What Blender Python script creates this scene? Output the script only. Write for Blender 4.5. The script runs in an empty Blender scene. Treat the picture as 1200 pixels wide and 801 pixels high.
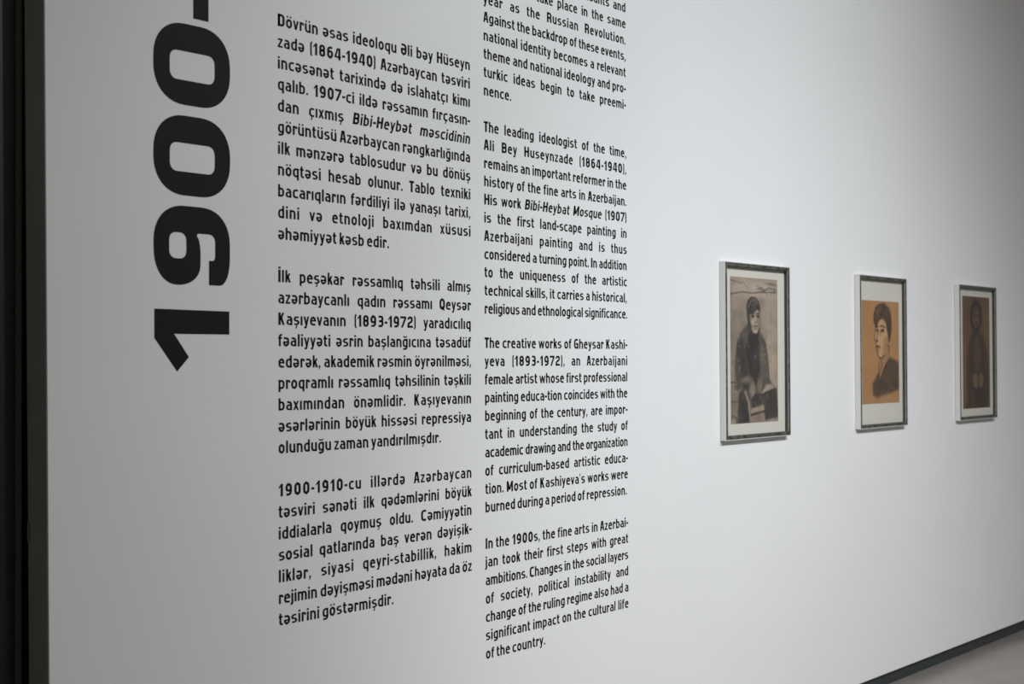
import bpy, bmesh, math, random
import numpy as np
from mathutils import Vector, Matrix

random.seed(4)
SC = bpy.context.scene
COL = SC.collection

# ------------------------------------------------------------------ camera, world, lights, exposure
# the text wall is the plane y = 0, x runs along it, z is up, the floor is z = 0
EYE = 1.51
yaw, pitch, roll = 0.86923, 0.01419, -0.00424
fwd = Vector((math.sin(yaw)*math.cos(pitch), math.cos(yaw)*math.cos(pitch), math.sin(pitch)))
rt = Vector((math.cos(yaw), -math.sin(yaw), 0)); up = rt.cross(fwd)
r2 = rt*math.cos(roll)+up*math.sin(roll); u2 = up*math.cos(roll)-rt*math.sin(roll)
cam_d = bpy.data.cameras.new('camera'); cam = bpy.data.objects.new('camera', cam_d); COL.objects.link(cam)
cam_d.sensor_width = 36; cam_d.lens = 1650/1200*36
cam.matrix_world = Matrix(((r2.x, u2.x, -fwd.x, 0), (r2.y, u2.y, -fwd.y, -2.9), (r2.z, u2.z, -fwd.z, EYE), (0, 0, 0, 1)))
cam_d.clip_start = 0.05
cam_d.dof.use_dof = True; cam_d.dof.focus_distance = 4.45; cam_d.dof.aperture_fstop = 4.5
SC.camera = cam

w = bpy.data.worlds.new('gallery_world'); SC.world = w; w.use_nodes = True
w.node_tree.nodes['Background'].inputs[0].default_value = (0.9, 0.95, 1, 1)
w.node_tree.nodes['Background'].inputs[1].default_value = 0.02

def spot(name, loc, aim, energy, size, blend, radius, color=(1, 1, 1)):
    d = bpy.data.lights.new(name, 'SPOT'); o = bpy.data.objects.new(name, d); COL.objects.link(o)
    d.energy = energy; d.spot_size = math.radians(size); d.spot_blend = blend; d.shadow_soft_size = radius; d.color = color
    o.location = loc; o.rotation_euler = (Vector(aim)-Vector(loc)).to_track_quat('-Z', 'Y').to_euler()
    return o
spot('ceiling_spot', (4.193, -4.19, 4.444), (4.642, 0, 1.47), 497, math.degrees(0.742*2), 1.0, 0.02, (0.905, 0.965, 1.0))
spot('ceiling_spot', (2.249, -4.19, 4.444), (6.20, 0, -1.376), 668, math.degrees(0.539*2), 1.0, 0.02, (0.93, 0.965, 1.0))
area_d = bpy.data.lights.new('ambient_fill', 'AREA'); area = bpy.data.objects.new('ambient_fill', area_d); COL.objects.link(area)  # added soft fill for the room's ambient level, not a fixture
area_d.shape = 'RECTANGLE'; area_d.size = 10.0; area_d.size_y = 3.0; area_d.energy = 117; area_d.color = (1, 0.975, 0.95)
area.location = (5.2, -4.2, 4.6)

vs = SC.view_settings
SC.display_settings.display_device = 'sRGB'
vs.view_transform = 'Standard'; vs.look = 'None'; vs.gamma = 1; vs.use_curve_mapping = False; vs.exposure = 0.0

# ------------------------------------------------------------------ materials
def mat(name, color, rough=0.6, metal=0.0, spec=0.5):
    m = bpy.data.materials.new(name); m.use_nodes = True
    p = m.node_tree.nodes['Principled BSDF']
    p.inputs['Base Color'].default_value = (*color, 1); p.inputs['Roughness'].default_value = rough
    p.inputs['Metallic'].default_value = metal; p.inputs['Specular IOR Level'].default_value = spec
    return m, m.node_tree, p

def noise_colour(nt, p, c1, c2, scale, detail=4, rough=0.6, lo=0.35, hi=0.65, stretch=(1, 1, 1)):
    tc = nt.nodes.new('ShaderNodeTexCoord'); mp = nt.nodes.new('ShaderNodeMapping'); mp.inputs['Scale'].default_value = stretch
    n = nt.nodes.new('ShaderNodeTexNoise'); n.inputs['Scale'].default_value = scale
    n.inputs['Detail'].default_value = detail; n.inputs['Roughness'].default_value = rough
    r = nt.nodes.new('ShaderNodeValToRGB'); r.color_ramp.elements[0].position = lo; r.color_ramp.elements[1].position = hi
    r.color_ramp.elements[0].color = (*c1, 1); r.color_ramp.elements[1].color = (*c2, 1)
    nt.links.new(tc.outputs['Object'], mp.inputs['Vector']); nt.links.new(mp.outputs['Vector'], n.inputs['Vector'])
    nt.links.new(n.outputs['Fac'], r.inputs['Fac']); nt.links.new(r.outputs['Color'], p.inputs['Base Color'])
    return n, mp

def bump(nt, p, scale, strength, dist=0.001, detail=3):
    tc = nt.nodes.new('ShaderNodeTexCoord'); n = nt.nodes.new('ShaderNodeTexNoise'); n.inputs['Scale'].default_value = scale
    n.inputs['Detail'].default_value = detail
    b = nt.nodes.new('ShaderNodeBump'); b.inputs['Strength'].default_value = strength; b.inputs['Distance'].default_value = dist
    nt.links.new(tc.outputs['Object'], n.inputs['Vector']); nt.links.new(n.outputs['Fac'], b.inputs['Height'])
    nt.links.new(b.outputs['Normal'], p.inputs['Normal'])

M_WALL, nt, p = mat('white_wall_paint', (0.80, 0.80, 0.80), 0.75, 0, 0.25)
noise_colour(nt, p, (0.79, 0.79, 0.795), (0.81, 0.81, 0.81), 1.3); bump(nt, p, 260, 0.12, 0.0008)
M_GREY, nt, p = mat('grey_wall_paint', (0.5, 0.5, 0.5), 0.8); bump(nt, p, 200, 0.1)
M_CEIL, nt, p = mat('dark_ceiling_paint', (0.45, 0.45, 0.45), 0.9)
M_FLOOR, nt, p = mat('polished_screed', (0.2, 0.18, 0.16), 0.26)
noise_colour(nt, p, (0.215, 0.19, 0.175), (0.29, 0.265, 0.245), 2.2, 7, 0.62, 0.3, 0.7, (1, 2.2, 1)); bump(nt, p, 40, 0.05)
M_SKIRT, nt, p = mat('dark_skirting_metal', (0.045, 0.054, 0.060), 0.40, 0.3)
M_INK, nt, p = mat('black_vinyl', (0.010, 0.0105, 0.012), 0.6, 0, 0.15)
M_JAMB, nt, p = mat('dark_bronze_lining', (0.045, 0.04, 0.03), 0.5, 0.2)
noise_colour(nt, p, (0.44, 0.425, 0.36), (0.56, 0.545, 0.48), 3, 4, 0.6, 0.3, 0.7, (1, 1, 0.6))
M_LEAF, nt, p = mat('black_door_lacquer', (0.004, 0.005, 0.005), 0.45)
M_STILE, nt, p = mat('dark_green_door_stile', (0.03, 0.036, 0.025), 0.5)
M_STEEL, nt, p = mat('steel', (0.35, 0.35, 0.35), 0.35, 1.0)
M_RAIL, nt, p = mat('pale_silver_frame', (0.72, 0.71, 0.68), 0.42, 0.15)
bump(nt, p, 90, 0.1)
M_FACE, nt, p = mat('pewter_frame_face', (0.2, 0.2, 0.18), 0.38, 0.55)
noise_colour(nt, p, (0.07, 0.075, 0.065), (0.22, 0.225, 0.20), 38, 3, 0.6, 0.38, 0.62)
M_MAT, nt, p = mat('ivory_mat_board', (0.70, 0.675, 0.60), 0.85)
M_BACK, nt, p = mat('brown_backing_board', (0.16, 0.10, 0.06), 0.8)
M_BEVEL, nt, p = mat('brown_inner_fillet', (0.06, 0.05, 0.042), 0.7)

M_GLASS = bpy.data.materials.new('picture_glass'); M_GLASS.use_nodes = True
nt = M_GLASS.node_tree; nt.nodes.clear()
o_ = nt.nodes.new('ShaderNodeOutputMaterial'); mx = nt.nodes.new('ShaderNodeMixShader'); tr = nt.nodes.new('ShaderNodeBsdfTransparent')
gl = nt.nodes.new('ShaderNodeBsdfGlossy'); gl.inputs['Roughness'].default_value = 0.03
fr = nt.nodes.new('ShaderNodeFresnel'); fr.inputs['IOR'].default_value = 1.45
tr.inputs['Color'].default_value = (0.985, 0.985, 0.985, 1)
ge = nt.nodes.new('ShaderNodeNewGeometry'); mu = nt.nodes.new('ShaderNodeMath'); mu.operation = 'MULTIPLY'
su = nt.nodes.new('ShaderNodeMath'); su.operation = 'SUBTRACT'; su.inputs[0].default_value = 1
nt.links.new(ge.outputs['Backfacing'], su.inputs[1]); nt.links.new(fr.outputs[0], mu.inputs[0]); nt.links.new(su.outputs[0], mu.inputs[1])
nt.links.new(mu.outputs[0], mx.inputs[0]); nt.links.new(tr.outputs[0], mx.inputs[1]); nt.links.new(gl.outputs[0], mx.inputs[2])
nt.links.new(mx.outputs[0], o_.inputs['Surface'])

M_DRAW = bpy.data.materials.new('charcoal_on_paper'); M_DRAW.use_nodes = True
nt = M_DRAW.node_tree; p = nt.nodes['Principled BSDF']; p.inputs['Roughness'].default_value = 0.9
at_ = nt.nodes.new('ShaderNodeAttribute'); at_.attribute_name = 'drawing'; nt.links.new(at_.outputs['Color'], p.inputs['Base Color'])

# ------------------------------------------------------------------ helpers
def mesh_obj(name, verts, faces, m, parent=None, loc=(0, 0, 0)):
    me = bpy.data.meshes.new(name); me.from_pydata([tuple(v) for v in verts], [], faces); me.update()
    me.materials.append(m); o = bpy.data.objects.new(name, me); COL.objects.link(o); o.location = loc
    if parent: o.parent = parent
    return o

class MB:
    def __init__(s): s.v = []; s.f = []
    def box(s, x0, x1, y0, y1, z0, z1):
        n = len(s.v); s.v += [(x, y, z) for z in (z0, z1) for y in (y0, y1) for x in (x0, x1)]
        s.f += [tuple(n+i for i in q) for q in ((0, 2, 3, 1), (4, 5, 7, 6), (0, 1, 5, 4), (2, 6, 7, 3), (0, 4, 6, 2), (1, 3, 7, 5))]
    def prism(s, quad_lo, quad_hi):
        n = len(s.v); s.v += list(quad_lo)+list(quad_hi); k = len(quad_lo)
        s.f += [tuple(n+i for i in reversed(range(k))), tuple(n+k+i for i in range(k))]
        s.f += [(n+i, n+(i+1) % k, n+k+(i+1) % k, n+k+i) for i in range(k)]
    def build(s, name, m, parent=None, bevel=0, loc=(0, 0, 0)):
        o = mesh_obj(name, s.v, s.f, m, parent, loc)
        bm = bmesh.new(); bm.from_mesh(o.data); bmesh.ops.recalc_face_normals(bm, faces=bm.faces)
        if bevel: bmesh.ops.bevel(bm, geom=bm.edges[:], offset=bevel, segments=2, profile=0.5, affect='EDGES')
        bm.to_mesh(o.data); bm.free()
        return o

def empty(name, loc, label, cat, group=None):
    o = bpy.data.objects.new(name, None); COL.objects.link(o); o.location = loc; o.empty_display_size = 0.1
    o['label'] = label; o['category'] = cat
    if group: o['group'] = group
    return o
def struct(o): o['kind'] = 'structure'; return o

# ------------------------------------------------------------------ the room
X0, X1, Y0, ZC = -1.6, 12.0, -6.4, 4.7
ED = lambda z: 1.7796-0.00816*(z-EYE)            # the wall's left end leans a hair out of plumb
WB = 1.51-1.447                                  # lower edge of the white wall, above the recessed skirting
m_ = MB()
m_.prism([(ED(WB), 0, WB), (ED(WB), 0.3, WB), (ED(ZC), 0.3, ZC), (ED(ZC), 0, ZC)], [(X1, 0, WB), (X1, 0.3, WB), (X1, 0.3, ZC), (X1, 0, ZC)])
m_.prism([(0.6, 0, 2.9), (0.6, 0.3, 2.9), (0.6, 0.3, ZC), (0.6, 0, ZC)], [(ED(2.9), 0, 2.9), (ED(2.9), 0.3, 2.9), (ED(ZC), 0.3, ZC), (ED(ZC), 0, ZC)])
m_.box(X0, 0.6, 0, 0.3, WB, ZC)
struct(m_.build('wall_front', M_WALL))
m_ = MB(); m_.box(ED(0)+0.002, X1, 0.020, 0.25, 0, WB); m_.box(X0, 0.598, 0.020, 0.25, 0, WB)
struct(m_.build('baseboard_front', M_SKIRT))
m_ = MB(); m_.box(X0, X1, Y0, 0.6, -0.1, 0); struct(m_.build('floor', M_FLOOR))
m_ = MB(); m_.box(X0, X1, Y0, 0.3, ZC, ZC+0.1); struct(m_.build('ceiling', M_CEIL))
m_ = MB(); m_.box(X1, X1+0.2, Y0, 0.3, 0, ZC); struct(m_.build('wall_right', M_GREY))
m_ = MB(); m_.box(X0-0.2, X0, Y0, 0.6, 0, ZC); struct(m_.build('wall_left', M_GREY))
m_ = MB(); m_.box(X0, X1, Y0-0.2, Y0, 0, ZC); struct(m_.build('wall_back', M_GREY))

# dark full-height door in the opening at the wall's left end
door = bpy.data.objects.new('door_1', None); COL.objects.link(door); door.location = (1.2, 0.1, 0); struct(door)
def dloc(o): o.location = (-1.2, -0.1, 0); return o
m_ = MB()
m_.prism([(ED(0)-0.0012, 0.004, 0), (ED(0)-0.0012, 0.084, 0), (ED(0), 0.084, 0), (ED(0), 0.004, 0)],
         [(ED(2.9)-0.0012, 0.004, 2.9), (ED(2.9)-0.0012, 0.084, 2.9), (ED(2.9), 0.084, 2.9), (ED(2.9), 0.004, 2.9)])
dloc(m_.build('jamb_lining', M_JAMB, door))
m_ = MB(); m_.prism([(ED(0)-0.0012, 0.0845, 0), (ED(0)-0.0012, 0.139, 0), (ED(0)-0.0001, 0.139, 0), (ED(0)-0.0001, 0.0845, 0)],
         [(ED(2.9)-0.0012, 0.0845, 2.9), (ED(2.9)-0.0012, 0.139, 2.9), (ED(2.9)-0.0001, 0.139, 2.9), (ED(2.9)-0.0001, 0.0845, 2.9)])
dloc(m_.build('rebate_shade', M_LEAF, door))  # black strip that paints in the shade of the gap beside the leaf
m_ = MB(); m_.box(0.6, 1.7662, 0.092, 0.13, 0.01, 2.89); m_.box(0.6, 1.79, 0.14, 0.15, 0, 2.9)
dloc(m_.build('door_leaf', M_LEAF, door))
m_ = MB(); m_.box(1.750, 1.7662, 0.086, 0.0925, 0.01, 2.89); dloc(m_.build('door_stile', M_STILE, door))
m_ = MB(); m_.box(1.7745, 1.7775, 0.074, 0.083, 1.098, 1.142); dloc(m_.build('hinge', M_STEEL, door, 0.0008))
# ---- lettering: a squared, rounded, bold face drawn as pen strokes (units: cap height 700) ----
CAP, XH, DSC = 700.0, 515.0, -165.0
ST, BR = 140.0, 112.0                      # stem and bar thickness

def round_path(pts, closed=False):
    n = len(pts); out = []
    for i, p in enumerate(pts):
        x, y = p[0], p[1]; r = p[2] if len(p) > 2 else 0
        if r == 0 or (not closed and i in (0, n-1)):
            out.append((x, y)); continue
        ax, ay = pts[i-1][:2]; bx, by = pts[(i+1) % n][:2]
        la = math.hypot(ax-x, ay-y); lb = math.hypot(bx-x, by-y)
        ra = min(r, la*0.5 if (closed or 0 < i-1) else la); rb = min(r, lb*0.5 if (closed or i+1 < n-1) else lb)
        p0 = (x+(ax-x)/la*ra, y+(ay-y)/la*ra); p2 = (x+(bx-x)/lb*rb, y+(by-y)/lb*rb)
        for k in range(5):
            t = k/4; q = 0.62                # a squarish bend: cubic with long handles
            c1 = (p0[0]+(x-p0[0])*q, p0[1]+(y-p0[1])*q); c2 = (p2[0]+(x-p2[0])*q, p2[1]+(y-p2[1])*q)
            a, b, c, d = (1-t)**3, 3*t*(1-t)**2, 3*t*t*(1-t), t**3
            out.append((a*p0[0]+b*c1[0]+c*c2[0]+d*p2[0], a*p0[1]+b*c1[1]+c*c2[1]+d*p2[1]))
    return out

def stroke(pts, closed=False, st=ST, br=BR):
    P = round_path(pts, closed); n = len(P); seg = []
    for i in range(n if closed else n-1):
        a, b = P[i], P[(i+1) % n]; l = math.hypot(b[0]-a[0], b[1]-a[1]) or 1
        seg.append(((b[0]-a[0])/l, (b[1]-a[1])/l))
    L, Rr = [], []
    for i in range(n):
        if closed: d0, d1 = seg[i-1], seg[i]
        else: d0, d1 = seg[max(i-1, 0)], seg[min(i, n-2)]
        nx, ny = -(d0[1]+d1[1]), d0[0]+d1[0]; l = math.hypot(nx, ny) or 1
        nx /= l; ny /= l; m = 1/max(0.6, abs(nx*-d0[1]+ny*d0[0]))
        ox, oy = nx*m*st/2, ny*m*br/2
        L.append((P[i][0]+ox, P[i][1]+oy)); Rr.append((P[i][0]-ox, P[i][1]-oy))
    out = []
    for i in range(n if closed else n-1):
        j = (i+1) % n; out.append([L[i], Rr[i], Rr[j], L[j]])
    return out

def diag(x0, y0, x1, y1, w=ST*1.08):          # slanted stem cut level at both ends
    return [[(x0-w/2, y0), (x0+w/2, y0), (x1+w/2, y1), (x1-w/2, y1)]]
def rect(x0, y0, x1, y1): return [[(x0, y0), (x1, y0), (x1, y1), (x0, y1)]]

def build_font():
    G = {}
    S, b = ST/2, BR/2
    L = 42+S; R = L+300; T = XH-b; B = b; r = 150; adv = R+S+42
    def stem(x, y0, y1): return rect(x-S, y0, x+S, y1)
    dots = rect(L+35-58, 592, L+35+50, 690)+rect(R-35-50, 592, R-35+58, 690)
    dot = rect(L-S, 592, L+S, 700)
    def ced(x): return stroke([(x, 20), (x, -75, 30), (x-15, -150, 40), (x-95, -150)], st=75, br=62)
    G['o'] = (adv, stroke([(L, B, r), (R, B, r), (R, T, r), (L, T, r)], True))
    G['n'] = (adv, stem(L, 0, XH)+stroke([(L, T), (R, T, r), (R, 0)]))
    G['h'] = (adv, stem(L, 0, CAP)+stroke([(L, T), (R, T, r), (R, 0)]))
    M = L+272; R2 = M+272
    G['m'] = (R2+S+42, stem(L, 0, XH)+stroke([(L, T), (M, T, r), (M, 0)])+stroke([(M-20, T), (R2, T, r), (R2, 0)]))
    G['u'] = (adv, stem(R, 0, XH)+stroke([(L, XH), (L, B, r), (R, B)]))
    G['a'] = (adv-10, stroke([(L+5, T), (R-10, T, r), (R-10, 0)])+stroke([(R-10, 288), (L, 288, 110), (L, B, 110), (R-10, B)], br=92))
    e = stroke([(R+28, B), (L, B, r), (L, T, r), (R, T, r), (R, 238)])+rect(L, 238, R+S, 238+88)
    G['e'] = (adv-5, e)
    G['ə'] = (adv-5, [[(adv-5-x, XH-y) for x, y in q] for q in e])
    m = XH/2
    G['s'] = (adv-28, stroke([(R-5, T), (L, T, 115), (L, m, 115), (R-20, m, 115), (R-20, B, 115), (L-25, B)], st=ST*.96, br=94))
    G['c'] = (adv-48, stroke([(R+18, T), (L, T, r), (L, B, r), (R+18, B)]))
    bd = stroke([(R, T), (L, T, r), (L, B, r), (R, B)]); bb = stroke([(L, T), (R, T, r), (R, B, r), (L, B)])
    G['d'] = (adv, stem(R, 0, CAP)+bd); G['b'] = (adv, stem(L, 0, CAP)+bb)
    G['q'] = (adv, stem(R, DSC, XH)+bd); G['p'] = (adv, stem(L, DSC, XH)+bb)
    G['g'] = (adv, stroke([(R, XH), (R, DSC+b, r), (L-25, DSC+b)])+bd)
    G['t'] = (352, stroke([(145, 655), (145, B, 105), (322, B)])+rect(28, XH-88, 318, XH))
    G['f'] = (330, stroke([(140, 0), (140, CAP-b, 105), (312, CAP-b)])+rect(26, XH-88, 300, XH))
    G['r'] = (372, stem(L, 0, XH)+stroke([(L, T), (300, T, 70), (300, 355)]))
    G['ı'] = (L*2, stem(L, 0, XH)); G['i'] = (L*2, stem(L, 0, XH)+dot); G['l'] = (L*2, stem(L, 0, CAP))
    G['j'] = (L*2, stroke([(L, XH), (L, DSC+b, 80), (-18, DSC+b)])+dot)
    G['k'] = (438, stem(L, 0, CAP)+diag(150, 225, 350, XH)+diag(368, 0, 215, 330))
    G['v'] = (452, diag(226, 0, 78, XH, 128)+diag(226, 0, 374, XH, 128))
    G['w'] = (690, sum([diag(a, 0, c, XH, 116) for a, c in ((205, 78), (205, 345), (485, 345), (485, 612))], []))
    G['x'] = (445, diag(78, 0, 367, XH, 132)+diag(367, 0, 78, XH, 132))
    G['y'] = (452, diag(240, 0, 78, XH, 128)+diag(170, DSC, 374, XH, 126)+rect(62, DSC, 190, DSC+92))
    G['z'] = (420, rect(40, 0, 385, 98)+rect(40, XH-98, 380, XH)+diag(112, 98, 312, XH-98, 140))
    G['ö'] = (adv, G['o'][1]+dots); G['ü'] = (adv, G['u'][1]+dots)
    G['ğ'] = (adv, G['g'][1]+stroke([(L+20, 700), (L+30, 620, 50), (R-30, 620, 50), (R-20, 700)], st=70, br=70))
    G['ş'] = (adv-28, G['s'][1]+ced(265)); G['ç'] = (adv-48, G['c'][1]+ced(265))
    # capitals and figures
    s2, b2 = 164.0, 130.0; l = 42+s2/2; t = CAP-b2/2; bo = b2/2
    def cs(p, closed=False): return stroke(p, closed, s2, b2)
    def cst(x, y0=0, y1=CAP): return rect(x-s2/2, y0, x+s2/2, y1)
    q = l+335; ca = q+s2/2+42; rr = 170
    G['D'] = (ca, cs([(l, bo), (q, bo, rr), (q, t, rr), (l, t)], True)+rect(l-s2/2, 0, l+s2/2, CAP))
    G['B'] = (ca, cst(l)+cs([(l, t), (q-12, t, 120), (q-12, 365, 110), (l, 365)])+cs([(l, 365), (q, 365, 120), (q, bo, 130), (l, bo)]))
    G['R'] = (ca, cst(l)+cs([(l, t), (q, t, 140), (q, 325, 140), (l, 325)])+cs([(q-70, 325), (q-5, 270, 60), (q-5, 0)]))
    G['C'] = (ca-22, cs([(q+25, t), (l, t, rr), (l, bo, rr), (q+25, bo)]))
    G['G'] = (ca, cs([(q+35, t), (l, t, rr), (l, bo, rr), (q, bo), (q, 330)])+rect(265, 280, q+s2/2, 280+b2))
    G['H'] = (ca+10, cst(l)+cst(q+10)+rect(l, 300, q+10, 300+b2))
    G['I'] = (l*2, cst(l)); G['İ'] = (l*2, cst(l, 0, CAP)+rect(l-s2/2, 765, l+s2/2, 870))
    G['K'] = (ca-10, cst(l)+diag(175, 270, 400, CAP, 155)+diag(420, 0, 245, 420, 155))
    G['M'] = (ca+150, cst(l)+cst(q+140)+diag(313, 120, l+10, CAP, 150)+diag(313, 120, q+130, CAP, 150))
    G['T'] = (470, cst(235)+rect(20, CAP-b2, 450, CAP))
    G['A'] = (540, diag(92, 0, 228, CAP, 150)+diag(448, 0, 312, CAP, 150)+rect(130, 165, 410, 265)+rect(170, 600, 370, 700))
    G['Q'] = (ca, cs([(l, bo, rr), (q, bo, rr), (q, t, rr), (l, t, rr)], True)+diag(q+20, -60, 290, 200, 110))
    E_ = cs([(l-25, t), (q, t, rr), (q, bo, rr), (l, bo, rr), (l, 350)])+rect(l-s2/2, 300, q, 300+b2)
    G['Ə'] = (ca, E_)
    l += 22; q = l+310; da = q+s2/2+60
    G['0'] = (da, cs([(l, bo, rr), (q, bo, rr), (q, t, rr), (l, t, rr)], True))
    G['1'] = (410, cst(265)+[[(50, 530), (50, 420), (196, 545), (196, CAP), (225, CAP)]])
    G['2'] = (da, cs([(l, 500), (l, t, 120), (q, t, 130), (q, 385, 120), (l, 270, 100), (l, bo)])+rect(l-s2/2, 0, q+s2/2, b2))
    G['3'] = (da, cs([(l-20, t), (q-10, t, 120), (q-10, 360, 110), (165, 360)])+cs([(165, 360), (q, 360, 110), (q, bo, 140), (l-20, bo)]))
    G['4'] = (da, cst(q-40)+rect(30, 130, q+75, 230)+diag(95, 200, 290, CAP, 130))
    six = cs([(q+10, t), (l, t, rr), (l, bo, rr), (q, bo, rr), (q, 410, 120), (l, 410)])
    G['6'] = (da, six); w6 = l+q
    G['9'] = (da, [[(w6-x, CAP-y) for x, y in g] for g in six])
    G['7'] = (da-30, rect(30, CAP-b2, da-55, CAP)+diag(165, 0, da-55-s2/2, CAP-b2, s2))
    G['8'] = (da, cs([(l+8, 365, 110), (q-8, 365, 110), (q-8, t, 130), (l+8, t, 130)], True)+cs([(l, bo, 140), (q, bo, 140), (q, 365, 120), (l, 365, 120)], True))
    G['('] = (225, stroke([(200, 705), (110, 690, 90), (110, -40, 90), (200, -55)], st=112, br=95))
    G[')'] = (225, stroke([(25, 705), (115, 690, 90), (115, -40, 90), (25, -55)], st=112, br=95))
    G['-'] = (270, rect(22, 215, 248, 345))
    G['.'] = (200, rect(38, 0, 160, 122))
    G[','] = (200, [[(45, 122), (160, 122), (160, 20), (95, -115), (40, -115), (75, 0), (45, 0)]])
    G['’'] = (170, [[(38, 700), (132, 700), (132, 600), (85, 500), (45, 500), (65, 600), (38, 600)]])
    G[' '] = (200, [])
    return G
FONT = build_font()
LINE_TRACK, SPACE = 0.0, 200.0
def nat(text):                                # natural width: letters, number of gaps, number of spaces
    t = text.replace('*', '')
    return sum(FONT[c][0] for c in t if c != ' '), len(t)-1, t.count(' ')
AZ = [(0, ["Dövrün əsas ideoloqu Əli bəy Hüseyn", "zadə (1864-1940) Azərbaycan təsviri",
  "incəsənət tarixində də islahatçı kimı", "qalıb. 1907-ci ildə rəssamın fırçasın-",
  "dan çıxmış *Bibi-Heybət məscidinin*", "görüntüsü Azərbaycan rəngkarlığında",
  "ilk mənzərə tablosudur və bu dönüş", "nöqtəsi hesab olunur. Tablo texniki",
  "bacarıqların fərdiliyi ilə yanaşı tarixi,", "dini və etnoloji baxımdan xüsusi",
  "əhəmiyyət kəsb edir."]),
 (12, ["İlk peşəkar rəssamlıq təhsili almış", "azərbaycanlı qadın rəssamı Qeysər",
  "Kaşıyevanın (1893-1972) yaradıcılıq", "fəaliyyəti əsrin başlanğıcına təsadüf",
  "edərək, akademik rəsmin öyrənilməsi,", "proqramlı rəssamlıq təhsilinin təşkili",
  "baxımından önəmlidir. Kaşıyevanın", "əsərlərinin böyük hissəsi repressiya",
  "olunduğu zaman yandırılmışdır."]),
 (22, ["1900-1910-cu illərdə Azərbaycan", "təsviri sənəti ilk qədəmlərini böyük",
  "iddialarla qoymuş oldu. Cəmiyyətin", "sosial qatlarında baş verən dəyişik-",
  "liklər, siyasi qeyri-stabillik, hakim", "rejimin dəyişməsi mədəni həyata da öz",
  "təsirini göstərmişdir."])]
EN = [(1.2370, .0575, ["ants and workers, of peasants and", "movements take place in the same", "year as the Russian Revolution.",
  "Against the backdrop of these events,", "national identity becomes a relevant", "theme and national ideology and pro-",
  "turkic ideas begin to take preemi-", "nence."]),
 (.7205, .0569, ["The leading ideologist of the time,", "Ali Bey Huseynzade (1864-1940),",
  "remains an important reformer in the", "history of the fine arts in Azerbaijan.",
  "His work *Bibi-Heybat Mosque* (1907)", "is the first land-scape painting in",
  "Azerbaijani painting and is thus", "considered a turning point. In addition",
  "to the uniqueness of the artistic", "technical skills, it carries a historical,",
  "religious and ethnological significance."]),
 (.0441, .0569, ["The creative works of Gheysar Kashi-", "yeva (1893-1972), an Azerbaijani",
  "female artist whose first professional", "painting educa-tion coincides with the",
  "beginning of the century, are impor-", "tant in understanding the study of",
  "academic drawing and the organization", "of curriculum-based artistic educa-",
  "tion. Most of Kashiyeva’s works were", "burned during a period of repression."]),
 (-.5812, .0569, ["In the 1900s, the fine arts in Azerbai-", "jan took their first steps with great",
  "ambitions. Changes in the social layers", "of society, political instability and",
  "change of the ruling regime also had a", "significant impact on the cultural life",
  "of the country."])]
U = 0.033/CAP                                    # metres per unit of the small lettering
DEPTH = 0.0007                                   # the vinyl stands this far off the paint

def poly_mesh(name, polys, m, parent, loc=(0, 0, 0)):
    v, f = [], []
    for q in polys:
        a = sum(q[i][0]*q[(i+1) % len(q)][1]-q[(i+1) % len(q)][0]*q[i][1] for i in range(len(q)))
        if a < 0: q = q[::-1]
        n = len(v); v += [(x, 0, z) for x, z in q]; f.append(tuple(range(n, n+len(q))))
    return mesh_obj(name, v, f, m, parent, loc)

def text_line(s, width, parent, off, last=False):
    w, n, k = nat(s); track, space = 24.0, 165.0
    if not last and k:
        slack = width/U+84-w-27*(n-k)
        space = slack/k
        if space > 680:
            track += (slack-680*k)/(n-k*1.0); space = 680
        elif space < 190:
            track += (slack-190*k)/(n-k*1.0); space = 190
    t = bpy.data.objects.new('text_line', None); COL.objects.link(t); t.parent = parent; t.location = off; t.empty_display_size = 0.02
    over = (w+track*(n-k)+space*k)-(width/U+84)
    if last and over > -60: track -= (over+60)/(n-k)
    polys = []; x = -42.0; it = False; ox = 0.0
    for c in s:
        if c == '*': it = not it; continue
        if c == ' ':
            poly_mesh('word', polys, M_INK, t, (ox, 0, 0)); x += space; polys = []; ox = x*U; continue
        adv, g = FONT[c]
        for q in g:
            polys.append([((x+px+(0.17*py-40 if it else 0))*U-ox, py*U) for px, py in q])
        x += adv+(track if True else 0)
    poly_mesh('word', polys, M_INK, t, (ox, 0, 0))

AZ_LABEL = ["first left-column paragraph, eleven black lines opening with Dövrün",
            "middle left-column paragraph, black lines opening with İlk peşəkar",
            "bottom left-column paragraph, black lines opening with 1900-1910-cu"]
EN_LABEL = ["topmost right-column paragraph cut by the photo's edge, ending in nence.",
            "right-column paragraph of black lines opening with The leading ideologist",
            "right-column paragraph of black lines opening with The creative works",
            "lowest right-column paragraph, black lines opening with In the 1900s"]
def paragraph(x, v0, pitch, width, lines, label, lastflag=True):
    t = empty('text_paragraph', (x, -DEPTH, EYE+v0), label, 'wall text', 'paragraphs of the wall text')
    for i, s in enumerate(lines):
        text_line(s, width, t, (0, 0, -pitch*i), lastflag and i == len(lines)-1)
for (k, lines), lab in zip(AZ, AZ_LABEL): paragraph(2.4665, 0.9020-0.05715*k, 0.05715, 0.7725, lines, lab)
for (v0, pitch, lines), lab in zip(EN, EN_LABEL): paragraph(3.3005, v0, pitch, 0.765, lines, lab)

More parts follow.
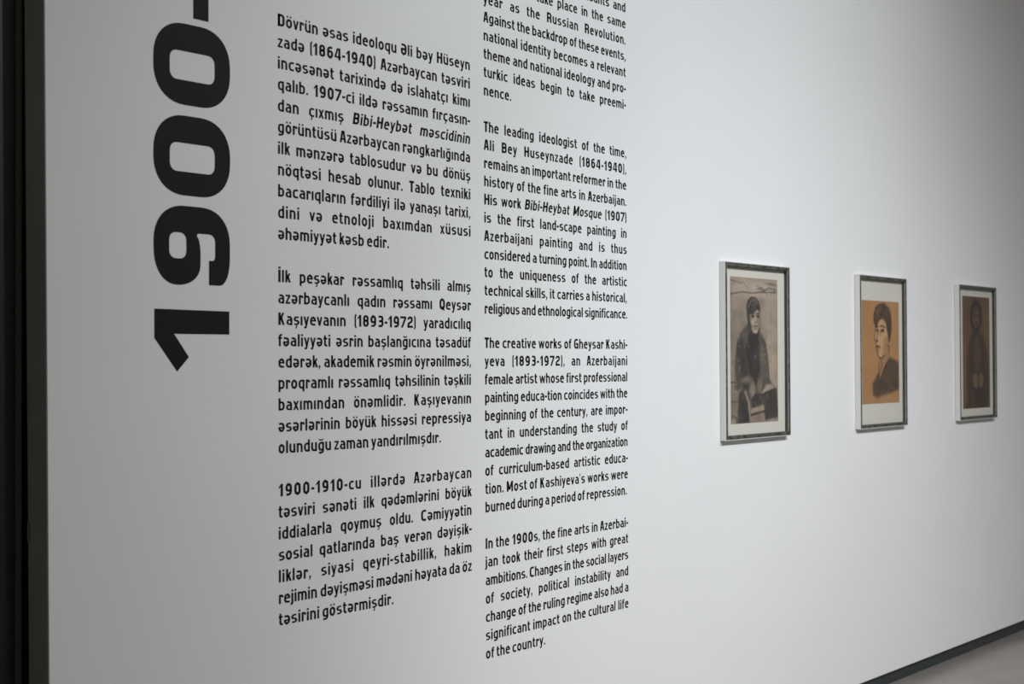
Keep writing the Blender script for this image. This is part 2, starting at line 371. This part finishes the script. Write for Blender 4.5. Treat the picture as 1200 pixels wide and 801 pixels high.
# the big year, turned on its side and reading upwards: every figure is one vinyl piece
def arc_loop(pts, seg=9, q=0.60):
    out = []; n = len(pts)
    for i, (x, y, r) in enumerate(pts):
        if not r: out.append((x, y)); continue
        ax, ay = pts[i-1][:2]; bx, by = pts[(i+1) % n][:2]
        la = math.hypot(ax-x, ay-y); lb = math.hypot(bx-x, by-y); ra = min(r[0] if i % 2 else r[1], la*0.5) if isinstance(r, tuple) else min(r, la*.5)
        rb = min(r[1] if i % 2 else r[0], lb*0.5) if isinstance(r, tuple) else min(r, lb*.5)
        p0 = (x+(ax-x)/la*ra, y+(ay-y)/la*ra); p2 = (x+(bx-x)/lb*rb, y+(by-y)/lb*rb)
        for k in range(seg+1):
            t = k/seg; c1 = (p0[0]+(x-p0[0])*q, p0[1]+(y-p0[1])*q); c2 = (p2[0]+(x-p2[0])*q, p2[1]+(y-p2[1])*q)
            a, b, c, d = (1-t)**3, 3*t*(1-t)**2, 3*t*t*(1-t), t**3
            out.append((a*p0[0]+b*c1[0]+c*c2[0]+d*p2[0], a*p0[1]+b*c1[1]+c*c2[1]+d*p2[1]))
    return out
from mathutils.geometry import tessellate_polygon
def vinyl(name, loops, parent):
    vs_ = [Vector((x, 0, z)) for l in loops for x, z in l]
    tris = tessellate_polygon([[Vector((x, z, 0)) for x, z in l] for l in loops])
    f = []
    for a, b, c in tris:
        A, B, Cc = vs_[a], vs_[b], vs_[c]
        f.append((a, b, c) if (B-A).cross(Cc-A).y < 0 else (a, c, b))
    return mesh_obj(name, vs_, f, M_INK, parent)
head = empty('year_heading', (2.07, -DEPTH, EYE), 'huge black sideways year reading 1900- up the left of the wall', 'lettering')
BX = 2.07; W_ = 0.2355
def P(*a): return [((x-BX), z, *(r or [0])) for x, z, *r in a]
def zero(z0, z1, c0, c1):
    o = arc_loop(P((2.0695, z0, .092), (2.3055, z0, .092), (2.3055, z1, .092), (2.0695, z1, .092)), 10, .60)
    i = arc_loop(P((2.1180, c0, .022), (2.1180, c1, .022), (2.2565, c1, .022), (2.2565, c0, .022)), 6)
    vinyl('digit', [o, i], head)
zero(0.648, 0.8525, 0.7100, 0.7830)
zero(0.4205, 0.621, 0.4800, 0.5520)
# nine
o = arc_loop(P((2.070, .3945, .09), (2.070, .1960, .09), (2.2115, .1960, .085), (2.2115, .3045, .03), (2.1960, .3275, .012),
               (2.2575, .3275, .02), (2.2575, .2605, .012), (2.2381, .2605, 0), (2.2381, .1985, 0), (2.3045, .1985, .075), (2.3045, .3945, .09)), 10)
i = arc_loop(P((2.1160, .3270, .02), (2.1680, .3270, .02), (2.1680, .2620, .02), (2.1160, .2620, .02)), 6)
vinyl('digit', [o, i], head)
vinyl('digit', [[(x-BX, z) for x, z in ((2.0721, .1348), (2.3024, .1330), (2.3023, .0738), (2.1305, .0735), (2.1754, .0159), (2.1396, -.0202), (2.0721, .063))]], head)
vinyl('dash', [[(x-BX, z) for x, z in ((2.1898, .8705), (2.2372, .8700), (2.2372, .975), (2.1898, .975))]], head)

# ------------------------------------------------------------------ charcoal drawings, painted stroke by stroke onto a fine grid
class Sheet:
    def __init__(s, w, h, base, seed):
        s.w, s.h = w, h; s.rng = np.random.default_rng(seed)
        s.x, s.y = np.meshgrid(np.linspace(0, 1, w), np.linspace(0, 1, h)); s.asp = h/w
        s.img = np.ones((h, w, 3))*np.array(base)
    def noise(s, fx, fy):
        g = s.rng.random((int(fy)+3, int(fx)+3)); X = s.x*fx; Y = s.y*fy; i = X.astype(int); j = Y.astype(int); a = X-i; b = Y-j
        a = a*a*(3-2*a); b = b*b*(3-2*b)
        return (g[j, i]*(1-a)+g[j, i+1]*a)*(1-b)+(g[j+1, i]*(1-a)+g[j+1, i+1]*a)*b
    def fbm(s, fx, fy, o=4): return sum(s.noise(fx*2**k, fy*2**k)/2**k for k in range(o))/sum(1/2**k for k in range(o))
    def mix(s, m, c, a=1.0):
        m = np.clip(m, 0, 1)[..., None]*a; s.img = s.img*(1-m)+np.array(c)*m
    def ell(s, cx, cy, rx, ry, c, a=1.0, soft=0.15, rot=0, tex=0):
        dx = s.x-cx; dy = (s.y-cy)*s.asp; co, si = math.cos(rot), math.sin(rot)
        d = np.sqrt(((dx*co+dy*si)/rx)**2+((-dx*si+dy*co)/(ry*s.asp))**2)
        m = np.clip((1+soft-d)/(2*soft), 0, 1); s.mix(m*(1-tex+tex*s.fbm(14, 20)*1.6), c, a)
    def poly(s, pts, c, a=1.0, soft=0.02, tex=0.0):
        best = np.full(s.x.shape, 9.0); ins = np.zeros(s.x.shape, bool); n = len(pts)
        for k in range(n):
            (x0, y0), (x1, y1) = pts[k], pts[(k+1) % n]
            ex, ey = x1-x0, (y1-y0)*s.asp; L = ex*ex+ey*ey+1e-12
            t = np.clip(((s.x-x0)*ex+(s.y-y0)*s.asp*ey)/L, 0, 1)
            best = np.minimum(best, np.hypot(s.x-x0-t*ex, (s.y-y0)*s.asp-t*ey))
            cr = ((y0 > s.y) != (y1 > s.y)) & (s.x < (x1-x0)*(s.y-y0)/((y1-y0) or 1e-9)+x0); ins ^= cr
        m = np.clip(0.5+np.where(ins, best, -best)/(2*soft), 0, 1)
        s.mix(m*(1-tex+tex*s.fbm(14, 20)*1.7), c, a)
    def line(s, pts, wd, c, a=1.0):
        best = np.full(s.x.shape, 9.0)
        for (x0, y0), (x1, y1) in zip(pts, pts[1:]):
            ex, ey = x1-x0, (y1-y0)*s.asp; L = ex*ex+ey*ey+1e-12
            t = np.clip(((s.x-x0)*ex+(s.y-y0)*s.asp*ey)/L, 0, 1)
            best = np.minimum(best, np.hypot(s.x-x0-t*ex, (s.y-y0)*s.asp-t*ey))
        s.mix(np.clip(1.5-best/wd, 0, 1)*(0.75+0.5*s.noise(40, 60)), c, a)
    def mesh(s, parent, x0, x1, z0, z1, y):
        w, h = s.w, s.h
        me = bpy.data.meshes.new('drawing'); v = np.zeros((h, w, 3)); v[..., 0] = x0+(x1-x0)*s.x; v[..., 1] = y; v[..., 2] = z1-(z1-z0)*s.y
        idx = np.arange(w*h).reshape(h, w)
        f = np.stack([idx[1:, :-1], idx[1:, 1:], idx[:-1, 1:], idx[:-1, :-1]], -1).reshape(-1, 4)
        me.vertices.add(w*h); me.vertices.foreach_set('co', v.reshape(-1))
        me.loops.add(f.size); me.loops.foreach_set('vertex_index', f.reshape(-1).astype(np.int32))
        me.polygons.add(len(f)); me.polygons.foreach_set('loop_start', np.arange(0, f.size, 4, dtype=np.int32))
        me.update(calc_edges=True); me.validate()
        ca = me.color_attributes.new('drawing', 'FLOAT_COLOR', 'POINT')
        rgba = np.ones((h*w, 4), np.float32); rgba[:, :3] = s.img.reshape(-1, 3); ca.data.foreach_set('color', rgba.reshape(-1))
        me.materials.append(M_DRAW); o = bpy.data.objects.new('drawing', me); COL.objects.link(o); o.parent = parent
        return o
def C8(r, g, b): return tuple((c/255/12.92) if c < 11 else ((c/255+0.055)/1.055)**2.4 for c in (r, g, b))

def draw_seated():
    s = Sheet(150, 236, C8(172, 156, 138), 3)
    DK = C8(40, 37, 36); MD = C8(78, 71, 66); LT = C8(206, 190, 170)
    s.mix(s.fbm(4, 6), C8(128, 114, 101), .85); s.mix(np.clip((s.y-.12)*3, 0, 1)*np.clip(1.1-s.x*1.3, 0, 1), C8(120, 106, 94), .55)
    s.ell(.86, .45, .16, .32, C8(186, 168, 148), .6, .6); s.ell(.62, .07, .5, .06, C8(196, 180, 162), .6, .6)
    for k in range(9):
        a = s.rng.random(4); s.line([(a[0], .02+a[1]*.1), (a[0]+.1+a[2]*.2, .03+a[3]*.1)], .006, MD, .6)
    s.line([(.02, .118), (.25, .10), (.45, .105), (.62, .095), (.98, .09)], .008, DK, .7)
    s.line([(.55, .075), (.66, .06), (.72, .085), (.8, .06), (.95, .07)], .006, DK, .7)
    s.line([(.0, .72), (.2, .715)], .01, DK, .8); s.line([(0, .85), (.18, .85)], .01, DK, .6)
    s.poly([(.36, .32), (.2, .38), (.12, .46), (.08, .62), (.08, .76), (.2, .80), (.16, .99), (.42, .995), (.42, .9), (.72, .9), (.72, .99), (1, .97), (.98, .86), (.97, .79), (.82, .7), (.8, .58), (.74, .44), (.62, .37)], MD, .97, .015, .12)
    s.poly([(.4, .36), (.3, .5), (.44, .76), (.62, .74), (.6, .45), (.58, .38)], DK, .95, .015, .1)
    s.poly([(.14, .45), (.1, .62), (.14, .75), (.34, .77), (.36, .66), (.3, .5), (.24, .42)], C8(52, 47, 44), .9, .02, .25)
    s.poly([(.64, .45), (.63, .6), (.67, .7), (.8, .7), (.78, .58), (.72, .46)], C8(98, 89, 81), .85, .025, .4)
    s.line([(.24, .38), (.36, .45)], .012, C8(104, 94, 86), .6)
    for k in range(6): s.line([(.66, .48+.035*k), (.76, .46+.035*k)], .007, DK, .6)
    s.ell(.34, .71, .11, .03, C8(140, 124, 108), .7, .4); s.ell(.32, .735, .1, .02, DK, .6, .5)
    s.poly([(.16, .79), (.13, 1), (.42, 1), (.40, .86), (.32, .78)], DK, .92, .015, .15)
    s.line([(.3, .79), (.37, .86), (.41, .99)], .022, C8(158, 142, 124), .8)
    s.ell(.45, .77, .06, .05, C8(156, 138, 120), .85, .4); s.ell(.60, .745, .055, .055, C8(128, 114, 100), .8, .4)
    s.poly([(.42, .84), (.5, .8), (.7, .8), (.98, .76), (1, .97), (.72, .985), (.66, .87), (.44, .9)], C8(52, 47, 44), .92, .012, .2)
    s.poly([(.64, .80), (.92, .765), (.86, .735), (.74, .74)], C8(176, 158, 138), .85, .012)
    s.line([(.62, .81), (.92, .77)], .008, DK, .9)
    s.poly([(.42, .905), (.68, .88), (.7, .915), (.42, .935)], C8(168, 150, 130), .9, .01)
    s.line([(.42, .945), (.7, .925)], .014, C8(34, 30, 28), .9); s.poly([(.42, .965), (.68, .95), (.68, .99), (.42, .995)], C8(140, 122, 106), .7, .01)
    s.ell(.05, .97, .07, .035, DK, .6, .3); s.ell(.05, .985, .05, .025, C8(160, 146, 128), .8, .3)
    # collar, head, hair
    s.poly([(.38, .33), (.4, .41), (.52, .43), (.6, .4), (.6, .34), (.5, .36)], C8(40, 37, 36), .95, .015)
    s.ell(.505, .282, .108, .104, C8(170, 152, 132), .97, .06)
    s.ell(.60, .31, .035, .08, C8(112, 98, 86), .6, .6); s.ell(.42, .32, .035, .06, C8(84, 74, 67), .7, .5)
    s.poly([(.335, .27), (.325, .20), (.36, .155), (.43, .128), (.53, .130), (.60, .16), (.625, .21), (.615, .235), (.56, .218), (.48, .246), (.41, .25), (.40, .29), (.42, .345), (.375, .33)], C8(40, 37, 37), .97, .010)
    s.line([(.37, .20), (.43, .155), (.52, .15), (.58, .175)], .012, C8(104, 96, 90), .7); s.line([(.42, .23), (.47, .19), (.55, .175)], .008, C8(88, 80, 76), .6)
    for cx in (.465, .575):
        s.ell(cx, .264, .034, .012, C8(48, 41, 38), .95, .3); s.line([(cx-.04, .246), (cx+.035, .243)], .009, DK, .85)
    s.line([(.525, .26), (.548, .302), (.505, .308)], .010, C8(84, 72, 64), .85); s.ell(.525, .285, .014, .02, LT, .7, .5)
    s.line([(.485, .336), (.52, .331), (.56, .336)], .009, C8(70, 56, 50), .9); s.ell(.52, .352, .03, .007, C8(112, 96, 84), .7, .4)
    s.ell(.455, .305, .028, .018, LT, .6, .6); s.ell(.53, .372, .04, .010, LT, .5, .5)
    s.line([(.43, .36), (.48, .388), (.56, .388), (.61, .35)], .012, DK, .7)
    for k in range(150):
        a = s.rng.random(4); s.line([(.08+a[0]*.85, .40+a[1]*.58), (.08+a[0]*.85+(a[2]-.5)*.10, .40+a[1]*.58+(a[3]-.2)*.04)], .006, DK if k % 9 else LT, .25)
    s.mix((s.fbm(7, 12)-.5)*3*(s.y > .02), C8(62, 56, 52), .35); s.mix((.45-s.fbm(6, 9))*3, C8(190, 172, 150), .15)
    s.mix(s.noise(90, 130), C8(130, 118, 106), .10)
    return s

def draw_profile():
    s = Sheet(140, 220, C8(184, 138, 90), 7)
    DK = C8(60, 46, 38); MD = C8(104, 78, 58)
    s.mix(s.fbm(5, 7), C8(162, 118, 76), .6); s.mix(np.clip(1-s.x*3, 0, 1), C8(170, 120, 70), .4)
    # jacket fading out downwards
    s.poly([(.28, .92), (.27, .80), (.36, .74), (.44, .68), (.6, .62), (.72, .535), (.98, .60), (1.0, .87), (.8, .9), (.5, .93), (.4, .95)], DK, .95, .03, .25)
    s.ell(.85, .66, .14, .07, C8(84, 66, 52), .6, .5); s.ell(.5, .84, .2, .05, C8(56, 44, 38), .5, .6)
    s.poly([(.44, .60), (.45, .76), (.52, .70), (.62, .60), (.66, .54)], C8(176, 134, 92), .95, .015)
    s.line([(.44, .6), (.46, .68), (.45, .76)], .012, DK, .8); s.line([(.7, .55), (.58, .7), (.46, .86), (.42, .93)], .010, C8(40, 32, 28), .8)
    # neck, face turned to the left, hair
    s.poly([(.47, .53), (.47, .69), (.64, .60), (.74, .54), (.70, .44)], C8(166, 122, 82), .95, .02)
    s.line([(.48, .56), (.53, .63), (.49, .69)], .012, MD, .9)
    s.poly([(.36, .19), (.355, .26), (.352, .30), (.325, .375), (.335, .388), (.375, .392), (.368, .425), (.392, .445), (.385, .47), (.40, .50), (.43, .535), (.49, .555), (.57, .54), (.68, .47), (.71, .3), (.62, .18)], C8(204, 160, 114), .97, .010)
    s.poly([(.58, .36), (.54, .55), (.68, .47), (.71, .34)], C8(150, 110, 76), .7, .03)
    s.line([(.36, .19), (.355, .26), (.350, .31), (.322, .378), (.372, .394), (.366, .425), (.39, .448), (.382, .47), (.40, .505), (.44, .545), (.50, .56), (.60, .53)], .012, DK, .85)
    s.poly([(.30, .20), (.31, .12), (.36, .06), (.46, .025), (.60, .015), (.72, .06), (.79, .14), (.80, .25), (.77, .36), (.71, .42), (.685, .33), (.655, .27), (.63, .20), (.52, .17), (.44, .20), (.40, .26), (.365, .27), (.345, .24)], C8(52, 42, 37), .97, .014, .12)
    s.ell(.45, .09, .07, .025, C8(112, 90, 72), .55, .5, -.4); s.ell(.66, .11, .06, .05, C8(98, 78, 64), .5, .5); s.ell(.37, .15, .035, .03, C8(98, 78, 64), .5, .5)
    for k in range(34):
        a = s.rng.random(3); x = .33+a[0]*.42; s.line([(x, .03+a[1]*.14), (x+.05, .05+a[1]*.18)], .008, C8(34, 28, 26) if k % 2 else C8(120, 96, 76), .5)
    s.line([(.37, .258), (.43, .250)], .013, DK, .95); s.line([(.49, .248), (.54, .24), (.61, .258)], .014, DK, .95)
    s.ell(.405, .288, .034, .016, C8(40, 30, 26), .95, .3); s.ell(.545, .288, .050, .019, C8(40, 30, 26), .95, .3)
    s.ell(.47, .31, .035, .03, C8(150, 110, 76), .6, .5); s.line([(.42, .30), (.385, .37), (.42, .39)], .012, MD, .95)
    s.ell(.395, .395, .03, .010, DK, .8, .4); s.line([(.375, .448), (.43, .440), (.475, .452)], .016, C8(72, 44, 36), .95)
    s.ell(.42, .468, .035, .010, C8(126, 84, 58), .8, .4); s.ell(.42, .49, .04, .010, C8(120, 84, 58), .6, .5)
    s.ell(.70, .46, .035, .05, C8(170, 126, 86), .97, .2); s.line([(.67, .43), (.73, .45), (.71, .50)], .012, DK, .8)
    s.line([(.78, .84), (.86, .82), (.92, .835)], .006, C8(50, 40, 36), .8); s.line([(.74, .87), (.9, .86)], .005, C8(50, 40, 36), .6)
    for k in range(120):
        a = s.rng.random(4); s.line([(.3+a[0]*.7, .62+a[1]*.3), (.3+a[0]*.7+(a[2]-.3)*.06, .62+a[1]*.3+.02)], .004, DK if k % 3 else C8(150, 112, 78), .3)
    s.mix(s.noise(90, 130), C8(160, 124, 86), .14)
    return s

def draw_dark():
    s = Sheet(130, 210, C8(112, 84, 60), 11)
    DK = C8(44, 36, 32); OR = C8(132, 96, 64)
    s.mix(s.fbm(4, 7), C8(88, 68, 50), .8); s.ell(.92, .3, .12, .3, C8(140, 106, 70), .5, .6); s.ell(.06, .6, .08, .4, C8(140, 100, 62), .5, .6)
    s.poly([(.38, .31), (.22, .42), (.15, .55), (.12, .75), (.16, .9), (.08, 1), (.95, 1), (.94, .84), (.96, .66), (.9, .48), (.72, .34)], C8(60, 47, 39), .92, .03, .25)
    s.ell(.49, .17, .225, .145, C8(48, 40, 36), .95, .1); s.ell(.5, .19, .13, .095, C8(112, 82, 58), .8, .25)
    s.ell(.44, .165, .04, .012, DK, .9, .4); s.ell(.56, .165, .04, .012, DK, .9, .4); s.line([(.5, .165), (.49, .205)], .014, C8(120, 88, 64), .7)
    s.line([(.45, .235), (.55, .235)], .012, DK, .9); s.poly([(.36, .25), (.44, .34), (.56, .34), (.64, .25), (.5, .29)], C8(42, 34, 30), .95, .02)
    s.poly([(.46, .34), (.42, .6), (.48, .7), (.6, .66), (.66, .5), (.62, .38)], C8(100, 70, 52), .8, .03, .3)
    s.line([(.38, .34), (.3, .6), (.4, .74)], .02, DK, .7); s.line([(.66, .36), (.74, .58), (.7, .72)], .02, DK, .7)
    s.line([(.72, .36), (.82, .56), (.84, .8)], .014, C8(98, 74, 54), .6)
    s.ell(.44, .755, .12, .065, C8(124, 98, 70), .9, .2, .5); s.ell(.66, .75, .11, .065, C8(120, 94, 68), .9, .2, -.5)
    s.line([(.55, .7), (.56, .82)], .016, DK, .8); s.line([(.34, .72), (.38, .82), (.54, .85), (.74, .82), (.8, .72)], .02, DK, .8)
    s.ell(.55, .93, .3, .07, C8(48, 39, 33), .7, .4); s.ell(.36, .93, .06, .08, C8(108, 78, 54), .5, .5)
    for k in range(120):
        a = s.rng.random(4); s.line([(a[0], .3+a[1]*.7), (a[0]+(a[2]-.5)*.05, .3+a[1]*.7+.04*a[3])], .006, DK if k % 2 else OR, .25)
    s.mix(s.noise(80, 120), C8(80, 62, 48), .2)
    return s

def framed(x0, x1, paper, sheet, label):
    t = empty('framed_drawing', (x0, 0, 0), label, 'picture', 'framed drawings on the white wall')
    z0, z1 = EYE-.3075, EYE+.3860; D = 0.0262; F = 0.0165; W = x1-x0; g = 0.002
    def q(a, y):                                 # ring corners at inset a
        return [(a, y, z0+a), (W-a, y, z0+a), (W-a, y, z1-a), (a, y, z1-a)]
    def side(i, a0, a1, ya, yb):                 # mitred bar of one side
        A, B = q(a0, ya), q(a1, ya); Cc, Dd = q(a0, yb), q(a1, yb); j = (i+1) % 4
        return [A[i], A[j], B[j], B[i]], [Cc[i], Cc[j], Dd[j], Dd[i]]
    for i in range(4):
        m_ = MB(); m_.prism(*side(i, 0, F, -g, -D+.002)); m_.prism(*side(i, 0, .0026, -D+.002, -D))
        r_ = m_.build('frame_rail', M_RAIL, t)
        m_ = MB(); m_.prism(*side(i, .0028, F, -D+.0021, -D+.0006)); f_ = m_.build('face_strip', M_FACE, r_); f_['label'] = 'mottled pewter front strip'
    m_ = MB(); m_.box(F, W-F, -.0085, -.0055, z0+F, z1-F); b_ = m_.build('mat_board', M_MAT, t)
    m_ = MB()
    for i in range(4): m_.prism(*side(i, F, F+.0010, -.0085, -D+.004))
    m_.build('inner_fillet', M_BEVEL, t)
    m_ = MB(); m_.box(.006, W-.006, -.0055, -.001, z0+.006, z1-.006); m_.build('backing_board', M_BACK, t)
    m_ = MB(); m_.box(F+.001, W-F-.001, -.0155, -.0150, z0+F+.001, z1-F-.001); m_.build('glass_pane', M_GLASS, t)
    sheet.mesh(t, paper[0]-x0, paper[1]-x0, EYE+paper[2], EYE+paper[3], -.0092)
framed(4.675, 5.182, (4.7405, 5.107, -.2460, .3310), draw_seated(), 'left framed charcoal drawing of a seated person in dark coat and cap')
framed(5.812, 6.302, (5.8660, 6.248, -.1975, .2735), draw_profile(), 'middle framed drawing on orange-brown paper, dark-haired head looking left')
framed(6.917, 7.412, (6.9980, 7.354, -.2505, .3300), draw_dark(), 'right framed drawing, very dark brown robed figure with clasped hands')
